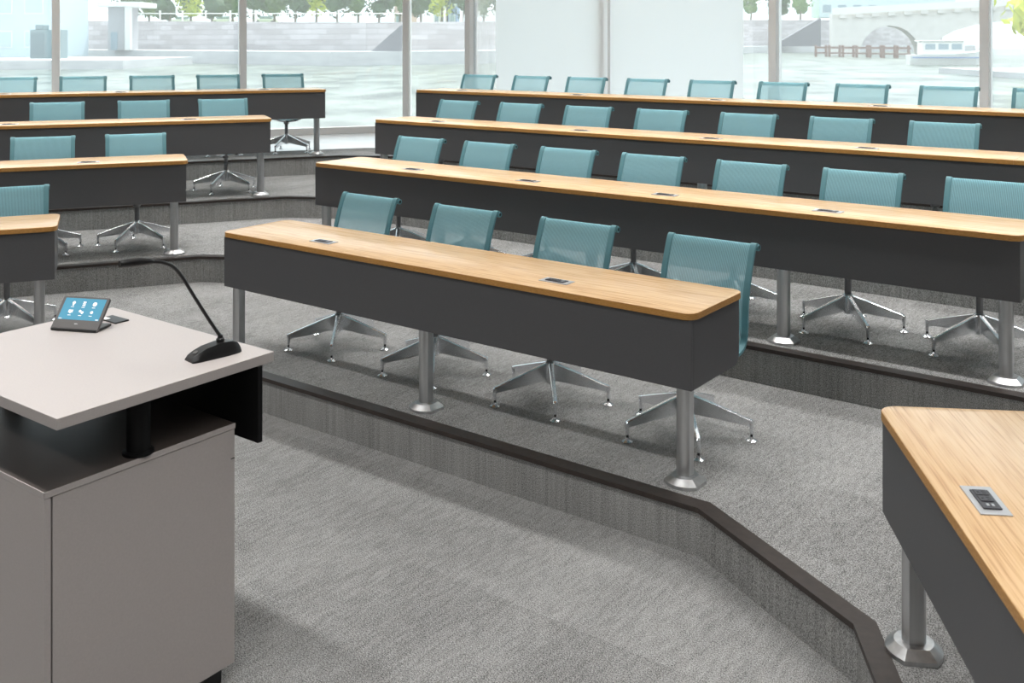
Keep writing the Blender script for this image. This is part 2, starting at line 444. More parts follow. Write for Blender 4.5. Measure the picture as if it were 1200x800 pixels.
# ------------------------------------------------------------------ ceiling lamps
def ceiling_lamp(p, ang, row, k=1.0, spread=95):
    o = empty('ceiling_light', (p.x, p.y, CEIL), ang)
    tag(o, 'long white ceiling light above the ' + row, 'light', 'linear ceiling lights')
    MB().box(-1.2, 1.2, -.11, .11, -.05, 0, .006).build('housing', M['white'], o)
    MB().box(-1.17, 1.17, -.09, .09, -.058, -.05).build('diffuser', M['lamp'], o)
    la = bpy.data.lights.new('lamp', 'AREA'); la.shape = 'RECTANGLE'; la.size = 2.3; la.size_y = .18
    la.energy = CEIL_LAMP_W * k; la.spread = R(spread); la.color = (1, .985, .97)
    lo = bpy.data.objects.new('lamp', la); lo.parent = o; lo.location = (0, 0, -.065); COL.objects.link(lo)
for nrow, ss, row, k in ((-1.6, (-5.0, -2.3, .4), 'speaker area', 1.7), (1.5, (-5.6, -2.9, -.2), 'podium', 1.25), (5.05, (-6.9, -4.3, -1.7, .9), 'front long desk', 1.0), (6.6, (-7.2, -4.6, -2.0, .6), 'second long desk', .8), (8.1, (-6.8, -4.2, -1.6, 1.0), 'third long desk', .8), (9.7, (-6.6, -4.0, -1.4), 'back long desk', .5)):
    for s in ss: ceiling_lamp(cpt(s, nrow), THC, row, k, 150 if nrow < 0 else 95)
for nrow, ss, row, k in ((8.0, (-4.4, -1.8), 'front side desk', .9), (9.6, (-3.9, -1.3), 'second side desk', .8), (11.1, (-3.6, -1.0), 'third side desk', .8), (12.6, (-3.0, -.4), 'back side desk', .5)):
    for s in ss: ceiling_lamp(lpt(s, nrow), THL, row, k)

# ------------------------------------------------------------------ desks
DEPTH, HT, TT, PH = .51, .73, .03, .291
def leg_ring(hx, flat, bulge, z, seg=8):       # flat sides in x, shallow rounded front and rear in y, creased where they meet
    out = []
    for sy in (-1, 1):
        for k in range(seg + 1):
            t = -1 + 2 * k / seg
            out.append((hx * t * -sy, sy * (flat + bulge * (1 - t * t)), z))
    return out
leg_rings = [leg_ring(.030, .021, .014, z) for z in (.03, .70)]
LEG = MB().stack(leg_rings)
FOOT = MB().stack([leg_ring(.076, .047, .036, 0), leg_ring(.076, .047, .036, .014), leg_ring(.050, .032, .026, .036), leg_ring(.033, .024, .016, .038)])
leg_me = foot_me = None
def add_leg(desk, x, y=.072):
    global leg_me, foot_me
    if leg_me is None:
        l = LEG.build('leg', M['alu'], None, True); f = FOOT.build('foot_plate', M['alu'], None, True)
        leg_me, foot_me = l.data, f.data
        bpy.data.objects.remove(l); bpy.data.objects.remove(f)
    l = bpy.data.objects.new('leg', leg_me); COL.objects.link(l); l.parent = desk; l.location = (x, y, 0)
    f = bpy.data.objects.new('foot_plate', foot_me); COL.objects.link(f); f.parent = l
sock = {}
def add_power(desk, x, y):
    if not sock:
        a = MB().box(-.078, .078, -.037, .037, 0, .003, .001).build('power_module', M['plate'])
        b = MB().box(-.052, .052, -.022, .022, .003, .006, .001).build('socket_insert', M['socket'])
        mb = MB()
        for cx in (-.034, 0):
            mb.box(cx - .015, cx + .015, -.015, .015, .006, .0075, .0006)
        c = mb.build('socket_face', M['socket'])
        mb = MB()
        for cx in (-.034, 0):
            mb.box(cx - .007, cx - .0045, .002, .010, .0075, .0079); mb.box(cx + .0045, cx + .007, .002, .010, .0075, .0079)
            mb.lathe([(.003, .0075), (.003, .0079)], 8, (cx, -.007, 0))
        d_ = mb.build('socket_slots', M['slot'])
        e = MB().box(.027, .040, .003, .009, .006, .0068).box(.027, .040, -.009, -.003, .006, .0068).build('usb_port', M['plate'])
        for k, v in zip('abcde', (a, b, c, d_, e)):
            sock[k] = (v.name.split('.')[0], v.data); bpy.data.objects.remove(v)
    def mk(k, par):
        o = bpy.data.objects.new(sock[k][0], sock[k][1]); COL.objects.link(o); o.parent = par; return o
    p = mk('a', desk); p.location = (x, y, HT)
    for k in 'bcde': mk(k, p)

def desk(start, ang, length, z, seams, legs, power, label, group=None, leg_y=.072):
    o = empty('lecture_desk', (start.x, start.y, z), ang); tag(o, label, 'desk', group)
    cuts = [0] + list(seams) + [length]
    for k in range(len(cuts) - 1):
        x0, x1 = cuts[k] + (.001 if k else 0), cuts[k + 1] - (.001 if k < len(cuts) - 2 else 0)
        rl = .055 if k == 0 else 0; rr = .055 if k == len(cuts) - 2 else 0
        e = .0025
        rings = []
        for zz, ins in ((HT - TT, e), (HT - TT + e, 0), (HT - e, 0), (HT - .0008, e * .4), (HT, e)):
            li = ins if k == 0 else 0; ri = ins if k == len(cuts) - 2 else 0
            rings.append([(a, b, zz) for a, b in rrect(x0 + li, x1 - ri, ins, DEPTH - ins, (rl, rr, rr, rl), 8)])
        mb = MB().stack(rings)
        n = len(rings[0]); fm = [1, 0] + [1] * (n * 3) + [0] * n
        me = mesh_obj('tabletop', mb.v, mb.f, M['wood'], o, True, [M['wood_edge']], fm)
    zb = HT - TT - PH
    MB().box(.014, length - .014, .012, .030, zb, HT - TT - .0005, .0012).build('front_panel', M['panel'], o)
    for x in (.014, length - .032):
        pr = rrect(.0305, DEPTH - .03, zb, HT - TT - .0005, (0, .05, 0, 0), 8)
        vs = [(x, a, b) for a, b in pr] + [(x + .018, a, b) for a, b in pr]
        n = len(pr)
        mesh_obj('end_panel', vs, [tuple(range(n)), tuple(range(n, 2 * n))] + [(i, (i + 1) % n, n + (i + 1) % n, n + i) for i in range(n)], M['panel'], o)
    MB().box(.05, length - .05, .20, .26, HT - TT - .05, HT - TT - .001).build('support_beam', M['alu'], o)
    for x in legs: add_leg(o, x, leg_y)
    for x, y in power: add_power(o, x, y)
    return o

def local(p, start, ang):
    w = p - start; return (w.dot(dvec(ang)), w.dot(nvec(ang)))
def powers(pxs, start, ang, z):
    out = []
    for px, py in pxs:
        x, y = local(pix(px, py, z + HT), start, ang); out.append((x, .15))
    return out
C_S = [(-4.961, -1.899), (-5.859, -.945), (-6.733, -.05), (-7.575, .80)]
C_SEAM = [(-3.96,), (-3.32,), (-5.30, -3.27, -1.27), (-6.29, -3.76, -1.3)]
C_LEG = [(-4.888, -3.417, -1.972), (-5.785, -4.65, -3.4, -2.154, -1.03), (-6.66, -5.3, -3.4, -1.5, -.13), (-7.5, -5.4, -3.4, -1.4, .72)]
C_POW = [((375, 284), (648, 331)), ((487, 198), (619, 212), (777, 229), (969, 248)),
         ((512.7, 142.5), (677.7, 153.3), (830, 163), (1011, 175)), ((549, 105.7), (681, 111), (838, 117.5), (1029, 125))]
C_LAB = ['short four-seat oak desk at the front, behind the podium microphone',
         'long oak desk in the second row of the middle block',
         'long oak desk in the third row of the middle block',
         'long oak desk in the back row, in front of the roller shades']
for i in range(4):
    s0, s1 = C_S[i]; st = cpt(s0, CN[i]); z = RISE * (i + 1)
    desk(st, THC, s1 - s0, z, [s - s0 for s in C_SEAM[i]], [s - s0 for s in C_LEG[i]], powers(C_POW[i], st, THC, z), C_LAB[i], 'desks of the middle block')
L_END = [(66.8, 1), (220.6, 2), (319, 3), (383, 4)]
LLEN = [4.3, 4.4, 4.6, 5.2]
L_SEAM = [(), (), (140,), (103.5,)]
L_POW = [((-90, 275),), ((103.5, 190), (-60, 199)), ((10, 146), (222, 139.5)), ((141, 107.5), (306.7, 104.4), (0, 112))]
L_LAB = ['oak desk of the side block in its front row, its end beside the podium',
         'oak desk of the side block in the second row, two chairs in view',
         'oak desk of the side block in the third row, three chairs in view',
         'oak desk of the side block in the back row, by the window']
L_ENDS = []
for i in range(4):
    e = on_line(L_END[i][0], LN[i], NL); s1 = e.dot(DL); L_ENDS.append(s1)
    st = lpt(s1 - LLEN[i], LN[i]); z = RISE * (i + 1)
    seam = [on_line(px, LN[i], NL).dot(DL) - (s1 - LLEN[i]) for px in L_SEAM[i]]
    desk(st, THL, LLEN[i], z, seam, [.075, LLEN[i] * .36, LLEN[i] * .68, LLEN[i] - .10], powers(L_POW[i], st, THL, z), L_LAB[i], 'desks of the side block')
# the desk across the other aisle
st_r = pix(1028, 474.5, RISE + HT)
z = RISE
x, y = local(pix(1155, 587, z + HT), st_r, THR)
desk(st_r, THR, 3.2, z, (), (.04, 1.55, 3.1), [(x, y), (x + 1.4, y)], 'oak desk across the aisle with a three-way socket plate at its end', None, .098)

# ------------------------------------------------------------------ chairs
def catmull(P, n=6):
    P = [Vector(p) for p in P]; Q = [P[0] * 2 - P[1]] + P + [P[-1] * 2 - P[-2]]; out = []
    for i in range(1, len(Q) - 2):
        for k in range(n):
            t = k / n; a, b, c, d = Q[i - 1], Q[i], Q[i + 1], Q[i + 2]
            out.append(.5 * ((2 * b) + (c - a) * t + (2 * a - 5 * b + 4 * c - d) * t * t + (3 * b - a - 3 * c + d) * t ** 3))
    out.append(P[-1]); return out
PROF = catmull([(-.262, .395), (-.245, .43), (-.20, .438), (-.05, .418), (.04, .402), (.095, .402), (.143, .428), (.165, .49), (.168, .57), (.180, .655), (.204, .74), (.232, .815), (.250, .858), (.266, .878), (.284, .875)], 5)
W2 = .238
def sweep_bar(mb, x0, x1, t0, t1, prof=PROF):
    """bar between x0 and x1, from t0 to t1 off the profile along its normal"""
    rings = []
    for i, p in enumerate(prof):
        t = (prof[min(i + 1, len(prof) - 1)] - prof[max(i - 1, 0)]).normalized()
        nrm = Vector((t.y, -t.x))               # outward (rear and underside)
        a, b = p + nrm * t0, p + nrm * t1
        rings.append([(x0, a.x, a.y), (x1, a.x, a.y), (x1, b.x, b.y), (x0, b.x, b.y)])
    mb.stack(rings); return mb
def make_chair(star):
    c = empty('mesh_chair', (0, 0, 0)); tag(c, 'teal mesh chair', 'chair')
    # sling: one curved sheet
    mb = MB(); nx = 8
    for p in PROF:
        for k in range(nx + 1): mb.v.append((-W2 + .026 + (2 * W2 - .052) * k / nx, p.x, p.y))
    for i in range(len(PROF) - 1):
        for k in range(nx): a = i * (nx + 1) + k; mb.f.append((a, a + 1, a + nx + 2, a + nx + 1))
    mb.build('mesh_sling', M['teal_mesh'], c, True)
    for s in (-1, 1):
        xs = sorted((s * W2, s * (W2 - .03)))
        f = sweep_bar(MB(), xs[0], xs[1], -.005, .008).build('side_frame', M['teal_frame'], c, True)
        for (yy, zz, a) in ((.179, .535, 86), (.178, .50, 80), (.172, .465, 62), (.160, .432, 45), (.140, .410, 28)):
            rb = MB().box(-.006, .006, -.006, .004, -.006, .006, .001).build('flex_rib', M['black'], f)
            rb.matrix_local = Matrix.Translation((s * (W2 - .008), yy, zz)) @ Matrix.Rotation(R(90 - a), 4, 'X')
    # rolled top: hollow tube
    ro, ri = .0155, .010; rings = []
    seg = 14
    vs, fs = [], []
    for xx, rr in ((-W2 - .004, ri), (-W2 - .004, ro), (W2 + .004, ro), (W2 + .004, ri)):
        vs += [(xx, .284 + rr * math.cos(2 * math.pi * k / seg), .860 + rr * math.sin(2 * math.pi * k / seg)) for k in range(seg)]
    for j in range(3):
        for k in range(seg): fs.append((j * seg + k, j * seg + (k + 1) % seg, (j + 1) * seg + (k + 1) % seg, (j + 1) * seg + k))
    top = mesh_obj('top_roll', vs, fs, M['teal_frame'], c, True)
    MB().lathe([(.0099, -W2), (.0099, W2)], 12).build('roll_core', M['black'], top, True).matrix_local = Matrix.Translation((0, .284, .860)) @ Matrix.Rotation(R(90), 4, 'Y')
    # cross bars under the seat and the yoke
    MB().tube([(-W2 + .02, .10, .388), (W2 - .02, .10, .388)], .011, 10).tube([(-W2 + .02, -.16, .418), (W2 - .02, -.16, .418)], .011, 10).build('cross_bar', M['black'], c, True)
    yk = MB()
    for sx in (-1, 1):
        for yy, zz in ((.10, .385), (-.16, .408)):
            yk.tube([(0, 0, .345), (sx * .10, yy * .5, .362), (sx * .19, yy, zz)], [.020, .015, .011], 8)
    yk.build('yoke', M['chrome'], c, True)
    MB().box(-.012, .012, -.1, -.03, .33, .345, .003).build('tilt_lever', M['black'], c).location = (.09, 0, .02)
    MB().lathe([(.019, .20), (.019, .31), (.030, .315), (.034, .355)], 16).build('gas_column', M['rod'], c, True)
    hub = MB().lathe([(.020, .085), (.026, .09), (.028, .19), (.024, .198)], 18).build('hub', M['chrome'], c, True)
    for k in range(5):
        an = star + R(72 * k); u = Vector((math.cos(an), math.sin(an), 0)); w = Vector((-u.y, u.x, 0))
        secs = [(.012, .196, .100, .013, .010), (.10, .168, .090, .0115, .007), (.20, .134, .078, .011, .0065), (.285, .104, .068, .0105, .0065), (.306, .097, .055, .0105, .007), (.312, .090, .050, .009, .007)]
        rings = []
        for r, zt, zb, ht, hb in secs:
            q = u * r
            rings.append([q + w * ht + Vector((0, 0, zt - .004)), q + w * ht * .6 + Vector((0, 0, zt)), q - w * ht * .6 + Vector((0, 0, zt)), q - w * ht + Vector((0, 0, zt - .004)),
                          q - w * hb * .5 + Vector((0, 0, zt - .02)), q - w * hb * .5 + Vector((0, 0, zb)), q + w * hb * .5 + Vector((0, 0, zb)), q + w * hb * .5 + Vector((0, 0, zt - .02))])
        lg = MB().stack(rings).build('leg', M['chrome'], c, True)
        e = u * .303
        MB().lathe([(.0085, .034), (.0095, .085)], 10, e).build('post', M['chrome'], lg, True)
        MB().lathe([(.006, .014), (.006, .034)], 8, e).build('pin', M['black'], lg, True)
        MB().lathe([(.026, 0), (.027, .004), (.012, .012), (.008, .022)], 16, e).build('glide', M['chrome'], lg, True)
    return c
HUB, TOPN = .555, .25
def star_local(world_deg, th): return R(world_deg) - th
protoC = make_chair(star_local(-88, THC)); usedC = [0]
protoL = make_chair(star_local(-101, THL)); usedL = [0]
NTH = ['first', 'second', 'third', 'fourth', 'fifth', 'sixth', 'seventh', 'eighth', 'ninth', 'tenth']
C_CH = [None, (492, 572, 664, 764, 878.5, 1010, 1160), (536.5, 609.5, 689.5, 774.5, 876, 985.5, 1107), (561.5, 622.5, 687.5, 757.5, 834.5, 917, 1009.5, 1111, 1224)]
C_CH1 = (-4.55, -3.775, -2.99, -2.215)
L_CH = [(12,), (50, 159.5), (67.5, 168.5, 261.5), (14, 97, 178, 256, 331.5)]
ROWN = ['front', 'second', 'third', 'back']
def put(proto, used, p, z, ang, label, group):
    o = proto if not used[0] else copy_tree(proto)
    used[0] = 1
    o.location = (p.x, p.y, z); o.rotation_euler = (0, 0, ang); o['label'] = label; o['group'] = group
for i in range(4):
    if i == 0: ss = C_CH1
    else: ss = [on_line(px, CN[i] + HUB + TOPN, NC).dot(DC) for px in C_CH[i]]
    print('row', i, [round(s, 2) for s in ss])
    for k, s in enumerate(ss):
        put(protoC, usedC, cpt(s, CN[i] + HUB), RISE * (i + 1), THC + R(random.uniform(-1.2, 1.2)),
            'teal mesh chair at the %s long desk, %s from the podium aisle' % (ROWN[i], NTH[k]), 'teal mesh chairs of the middle block')
for i in range(4):
    pts_ = L_CH[i]; m = len(pts_)
    for k, px in enumerate(pts_):
        s = on_line(px, LN[i] + HUB + TOPN, NL).dot(DL)
        put(protoL, usedL, lpt(s, LN[i] + HUB), RISE * (i + 1), THL + R(random.uniform(-1.2, 1.2)),
            'teal mesh chair at the %s side desk, %s from the podium aisle' % (ROWN[i], NTH[m - 1 - k]), 'teal mesh chairs of the side block')

# ------------------------------------------------------------------ podium
# local axes: x along DC, y along NC, origin on the floor under the corner of the top nearest the middle of the room
P0 = Vector((-1.2246, 2.7425))
pod = empty('podium', (P0.x, P0.y, 0), THC)
tag(pod, 'greige height-adjustable podium with black column and cabinet base', 'podium')
PW, PD, PZ = .93, .744, 1.03
MB().box(-PW, 0, 0, PD, PZ - .032, PZ, .0015).build('top', M['greige'], pod)
MB().lathe([(.045, .826), (.045, .834), (.034, .838), (.034, .998)], 24, (-.075, .295, 0)).build('column', M['black_matte'], pod, True)
MB().lathe([(.045, .826), (.045, .834), (.034, .838), (.034, .998)], 24, (-.80, .295, 0)).build('column', M['black_matte'], pod, True)
MB().box(-PW + .03, .006, PD - .07, PD - .052, .753, PZ - .032).build('modesty_panel', M['black_matte'], pod)
cx1, cy0, cy1, cz0, cz1 = -.038, -.014, .618, .062, .826
cab = MB().box(-PW + .03, cx1 - .019, cy0 + .019, cy1 - .004, cz0, cz1 - .018).build('cabinet', M['dark_lam'], pod)
MB().box(-PW + .03, cx1 + .001, cy0 - .001, cy1, cz1 - .016, cz1, .0008).build('cabinet_top', M['dark_lam'], cab)
for (a, b, c_, d_) in ((-PW + .03, cx1 + .002, cy0 - .002, cy0 + .0005), (cx1 - .0005, cx1 + .002, cy0 - .002, cy1)):
    MB().box(a, b, c_, d_, cz1 - .0165, cz1 + .0002).build('edge_band', M['greige'], cab)
MB().box(-PW + .03, cx1, cy0, cy0 + .0185, cz0, cz1 - .0185, .0008).build('side_panel', M['greige'], cab)
dr_ = MB().box(cx1 - .0185, cx1, cy0 + .0235, cy1 - .002, cz0, cz1 - .0185, .0008).build('door', M['greige'], cab)
MB().box(cx1 - .006, cx1 + .001, cy1 - .016, cy1 - .0015, .714, .717).build('hinge_notch', M['black'], dr_)
MB().box(-PW + .06, cx1 - .03, cy0 + .03, cy1 - .03, 0, .0615).build('plinth', M['black'], pod)

def podpt(x, y): return P0 + DC * x + NC * y
# touch panel: bent plate (face, heel, foot) with a screen
b0 = pix(57, 387.5, PZ); b1 = pix(110.5, 391, PZ)
ang = math.atan2((b1 - b0).y, (b1 - b0).x); TWD = (b1 - b0).length + .004
tp = empty('touch_panel', (b0.x, b0.y, PZ), ang); tag(tp, 'grey desktop touch panel showing six white icons on blue, on the podium', 'control panel')
TL, TA = .128, R(50)
def face(u, v, h):                    # u across, v up the slope, h off the face
    return (u, v * math.cos(TA) - h * math.sin(TA) + .006, v * math.sin(TA) + h * math.cos(TA) + .004)
mb = MB()
rr = rrect(0, TWD, 0, TL, (.006, .006, .006, .006), 4)
mb.stack([[face(a, b, -.011) for a, b in rr], [face(a, b, -.001) for a, b in rr], [face(a * (1 - .002 / TWD) + .001, b * (1 - .002 / TL) + .001, 0) for a, b in rr]])
mb.build('body', M['tablet'], tp, True)
MB().box(.004, TWD - .002, .004, .098, .0015, .010, .002).build('foot', M['black'], tp)
scr = mat('screen_blue', srgb(50, 90, 110), .25, emis=srgb(90, 168, 196), es=.72)
SU0, SU1, SV0, SV1 = .012, TWD - .010, .040, TL - .007
sm = MB(); q = rrect(SU0, SU1, SV0, SV1, (.001,) * 4, 1)
sm.stack([[face(a, b, .0001) for a, b in q], [face(a, b, .0006) for a, b in q]])
so = sm.build('screen', scr, tp)
def disc(u, v, r, n=14): return [(u + r * math.cos(2 * math.pi * k / n), v + r * math.sin(2 * math.pi * k / n)) for k in range(n)]
def rect(u0, u1, v0, v1): return [(u0, v0), (u1, v0), (u1, v1), (u0, v1)]
def icon(polys):
    m_ = MB()
    for p in polys: m_.stack([[face(a, b, .0006) for a, b in p], [face(a, b, .0009) for a, b in p]])
    m_.build('icon', M['icon'], so)
du = (SU1 - SU0)
for r_, v in ((0, SV1 - .020), (1, SV0 + .030)):
    for c_ in range(3):
        u = SU0 + du * (.24 + .26 * c_)
        k = r_ * 3 + c_
        if k == 0: ps = [disc(u, v + .002, .0062), rect(u - .003, u + .003, v - .009, v - .003)]
        elif k == 1: ps = [rect(u - .006, u + .006, v - .008, v - .0045), rect(u - .006, u + .006, v - .002, v + .0015), rect(u - .006, u + .006, v + .004, v + .008)]
        elif k == 2: ps = [disc(u, v, .0082)]
        elif k == 3: ps = [rect(u - .0085, u + .0085, v - .0035, v + .0065), rect(u - .003, u + .003, v - .007, v - .0045)]
        elif k == 4: ps = [disc(u - .005, v + .003, .0048), disc(u + .005, v - .002, .0052)]
        else: ps = [disc(u, v, .0058, 8)]
        ps.append(rect(u - .006, u + .006, v - .0145, v - .0125))
        icon(ps)
icon([rect(SU0 + .003, SU0 + .016, SV0 + .002, SV0 + .0045)]); icon([rect(SU1 - .013, SU1 - .003, SV0 + .002, SV0 + .005)])
lg = MB(); qq = rect(TWD / 2 - .006, TWD / 2 + .006, .024, .027); lg.stack([[face(a, b, 0) for a, b in qq], [face(a, b, .0005) for a, b in qq]]); lg.build('logo_mark', M['plate'], tp)

# cable hatch
hx, hy = local(pix(133.5, 375, PZ), P0, THC)
hp = podpt(hx, hy)
ch = empty('cable_hatch', (hp.x, hp.y, PZ), THC); tag(ch, 'black cable hatch with a pale strip, on the podium behind the touch panel', 'cable hatch')
MB().box(-.053, .053, -.028, .028, .0002, .005, .0015).build('lid', M['black'], ch)
MB().box(-.048, -.012, -.0265, -.004, .005, .0058).build('pale_strip', M['white'], ch)

# microphone
m0, m1 = pix(221, 424, PZ), pix(280, 410, PZ)
mc = empty('gooseneck_microphone', ((m0.x + m1.x) / 2, (m0.y + m1.y) / 2, PZ), math.atan2(m1.y - m0.y, m1.x - m0.x))
tag(mc, 'black gooseneck microphone on the podium', 'microphone')
ML = (m1 - m0).length
rings = []
for xx, hw, hz in ((-.5, .026, .012), (-.47, .030, .017), (-.36, .034, .026), (-.2, .034, .036), (.1, .034, .043), (.3, .032, .041), (.42, .028, .033), (.49, .020, .016), (.5, .016, .006)):
    X = xx * ML
    rings.append([(X, -hw, 0), (X, -hw * .98, hz * .35), (X, -hw * .62, hz), (X, hw * .62, hz), (X, hw * .98, hz * .35), (X, hw, 0)])
MB().stack(rings).build('base', M['black'], mc, True)
ib = MB().lathe([(.008, 0), (.008, .0015), (.0065, .002)], 16).build('talk_button', M['tablet'], mc, True)
ib.matrix_local = Matrix.Translation((-.37 * ML, 0, .0255)) @ Matrix.Rotation(R(-22), 4, 'Y')
MB().lathe([(.013, .040), (.013, .052), (.009, .056), (.008, .064)], 14, (.12 * ML, 0, 0)).build('collar', M['black'], mc, True)
path = catmull([(.021, 0, .060), (-.015, 0, .115), (-.070, 0, .205), (-.11, 0, .272), (-.14, 0, .309), (-.175, 0, .328), (-.215, 0, .337)], 6)
MB().tube(path, .0058, 10).build('gooseneck', M['black'], mc, True)
MB().tube([(-.205, 0, .335), (-.22, 0, .3385), (-.25, 0, .342), (-.29, 0, .344), (-.312, 0, .344)], [.006, .010, .0132, .0132, .0105], 12).build('capsule', M['black'], mc, True)

# ------------------------------------------------------------------ outside: river and far bank
def wat():
    m = mat('river_water', srgb(150, 168, 168), 0.3, 0, .22)
    b = m.node_tree.nodes['Principled BSDF']
    tc = N(m, 'ShaderNodeTexCoord'); mp = N(m, 'ShaderNodeMapping'); mp.inputs['Scale'].default_value = (1, .55, 1); L(m, tc.outputs['Object'], mp.inputs[0])
    nz = N(m, 'ShaderNodeTexNoise'); nz.inputs['Scale'].default_value = .4; nz.inputs['Detail'].default_value = 6; L(m, mp.outputs[0], nz.inputs['Vector'])
    rp = N(m, 'ShaderNodeValToRGB'); rp.color_ramp.elements[0].color = srgb(34, 46, 40); rp.color_ramp.elements[1].color = srgb(128, 136, 128)
    rp.color_ramp.elements[0].position = .35; rp.color_ramp.elements[1].position = .65
    L(m, nz.outputs['Fac'], rp.inputs[0]); L(m, rp.outputs[0], b.inputs['Base Color'])
    bp = N(m, 'ShaderNodeBump'); bp.inputs['Strength'].default_value = .3; bp.inputs['Distance'].default_value = .2; L(m, nz.outputs['Fac'], bp.inputs['Height']); L(m, bp.outputs[0], b.inputs['Normal'])
    return m
WZ = -1.0
river = MB().box(-260, 320, 17.6, 420, WZ - .5, WZ).build('river', wat()); tag(river, 'rippled river water beyond the windows', kind='structure')
M['quay'] = noise_mat('pale_quay_stone', srgb(188, 188, 192), srgb(206, 206, 208), .6, .8, (1, 1, 3))
def stone_mat():
    m = mat('quay_blocks', srgb(190, 186, 184), .9)
    b = m.node_tree.nodes['Principled BSDF']
    tc = N(m, 'ShaderNodeTexCoord'); sp = N(m, 'ShaderNodeSeparateXYZ'); cb = N(m, 'ShaderNodeCombineXYZ')
    L(m, tc.outputs['Object'], sp.inputs[0]); L(m, sp.outputs['X'], cb.inputs['X']); L(m, sp.outputs['Z'], cb.inputs['Y'])
    br = N(m, 'ShaderNodeTexBrick'); br.inputs['Scale'].default_value = 1; br.inputs['Brick Width'].default_value = 2.4; br.inputs['Row Height'].default_value = .75; br.inputs['Mortar Size'].default_value = .03
    br.inputs['Color1'].default_value = srgb(168, 162, 163); br.inputs['Color2'].default_value = srgb(198, 193, 195); br.inputs['Mortar'].default_value = srgb(138, 136, 138)
    L(m, cb.outputs[0], br.inputs['Vector']); L(m, br.outputs['Color'], b.inputs['Base Color'])
    return m
M['blocks'] = stone_mat()
QA = [Vector(p) for p in ((-170, 185), (-60, 150), (-22, 124), (-5, 136), (62, 258), (150, 330))]
def offs(P, o):
    out = []
    for i, p in enumerate(P):
        d = (P[min(i + 1, len(P) - 1)] - P[max(i - 1, 0)]).normalized(); out.append(p + Vector((-d.y, d.x)) * o)
    return out
q1 = offs(QA, 11); q2 = offs(QA, 14); q3 = offs(QA, 60)
pr = strip('quay_promenade', QA, offs(QA, 10.98), .75, M['quay'], 2.3); tag(pr, 'pale low quay promenade along the far bank', 'quay')
def wall_strip(name, A, B, z0, tops, m):
    n = len(A)
    vs = [(p.x, p.y, z0) for p in A] + [(p.x, p.y, t) for p, t in zip(A, tops)] + [(p.x, p.y, t) for p, t in zip(B, tops)] + [(p.x, p.y, z0) for p in B]
    fs = []
    for i in range(n - 1):
        for j in range(4): k = (j + 1) % 4; fs.append((j * n + i, j * n + i + 1, k * n + i + 1, k * n + i))
    fs += [(0, n, 2 * n, 3 * n), (n - 1, 4 * n - 1, 3 * n - 1, 2 * n - 1)]
    return mesh_obj(name, vs, fs, m)
tops = [6.2, 5.2, 4.5, 4.7, 7.6, 9]
qw = wall_strip('quay_wall', q1, q2, -1.5, tops, M['blocks']); tag(qw, 'tall pale stone embankment wall on the far bank', 'wall')
gr = wall_strip('bank_ground', offs(QA, 13.5), q3, .5, [t - .1 for t in tops], noise_mat('bank_grass', srgb(120, 140, 90), srgb(150, 165, 120), .5, .9)); tag(gr, 'street level ground above the embankment', kind='structure')
M['ramp_stone'] = mat('dark_ramp_stone', srgb(120, 120, 126), .9)  # darker grey than the quay stone
def ramp(px0, px1, Y, ztop, label):
    x0, x1 = (px0 - 600) / F * Y, (px1 - 600) / F * Y
    vs = [(x0, Y, .75), (x1, Y, .75), (x1, Y, ztop), (x0, Y + 2.5, .75), (x1, Y + 2.5, .75), (x1, Y + 2.5, ztop)]
    o = mesh_obj('quay_ramp', vs, [(0, 1, 2), (3, 5, 4), (0, 3, 4, 1), (1, 4, 5, 2), (0, 2, 5, 3)], M['ramp_stone']); tag(o, label, 'ramp')
ramp(435, 471, 131, 4.2, 'dark triangular stone ramp against the embankment wall')
ramp(905, 962, 262, 8.0, 'long stone ramp by the bridge foot')
# trees on the bank
def leaf_mat(n, a, b): return noise_mat(n, a, b, 1.5, .8)
LM = [leaf_mat('leaf_green', srgb(70, 104, 60), srgb(120, 150, 84)), leaf_mat('leaf_dark', srgb(52, 78, 58), srgb(84, 112, 76)), leaf_mat('leaf_yellow', srgb(170, 186, 52), srgb(226, 226, 80))]
M['bark'] = noise_mat('bark', srgb(112, 100, 90), srgb(150, 138, 126), 4, .9, (1, 1, .2))
def tree(p, z, h, r, kind, label, cz=.62):
    o = empty('bank_tree', (p.x, p.y, z)); tag(o, label, 'tree', 'trees on the far bank')
    MB().tube([(0, 0, 0), (.1, 0, h * .35), (-.1, .1, h * .7)], [h * .022, h * .018, h * .010], 7).build('trunk', M['bark'], o, True)
    mb = MB()
    for k in range(9):
        a = random.uniform(0, 6.28); rr_ = random.uniform(0, r * .62); c = Vector((rr_ * math.cos(a), rr_ * math.sin(a), h * cz + random.uniform(-.24, .3) * h)); s = r * random.uniform(.38, .6)
        bm = bmesh.new(); bmesh.ops.create_icosphere(bm, subdivisions=2, radius=1)
        for v in bm.verts: v.co = c + v.co * s * random.uniform(.72, 1.2)
        mb.bm(bm)
    for k in range(260):
        a = random.uniform(0, 6.28); t = random.uniform(-1, 1); rr_ = r * random.uniform(.75, 1.15)
        c = Vector((rr_ * math.sqrt(1 - t * t) * math.cos(a), rr_ * math.sqrt(1 - t * t) * math.sin(a), h * cz + t * h * .36))
        u = Vector([random.uniform(-1, 1) for _ in range(3)]).normalized() * r * .10; v = u.orthogonal().normalized() * r * .06
        mb.add([c - u, c + v, c + u, c - v], [(0, 1, 2, 3)])
    mb.build('crown', LM[kind], o)
def at(px, Y): return Vector(((px - 600) / F * Y, Y))
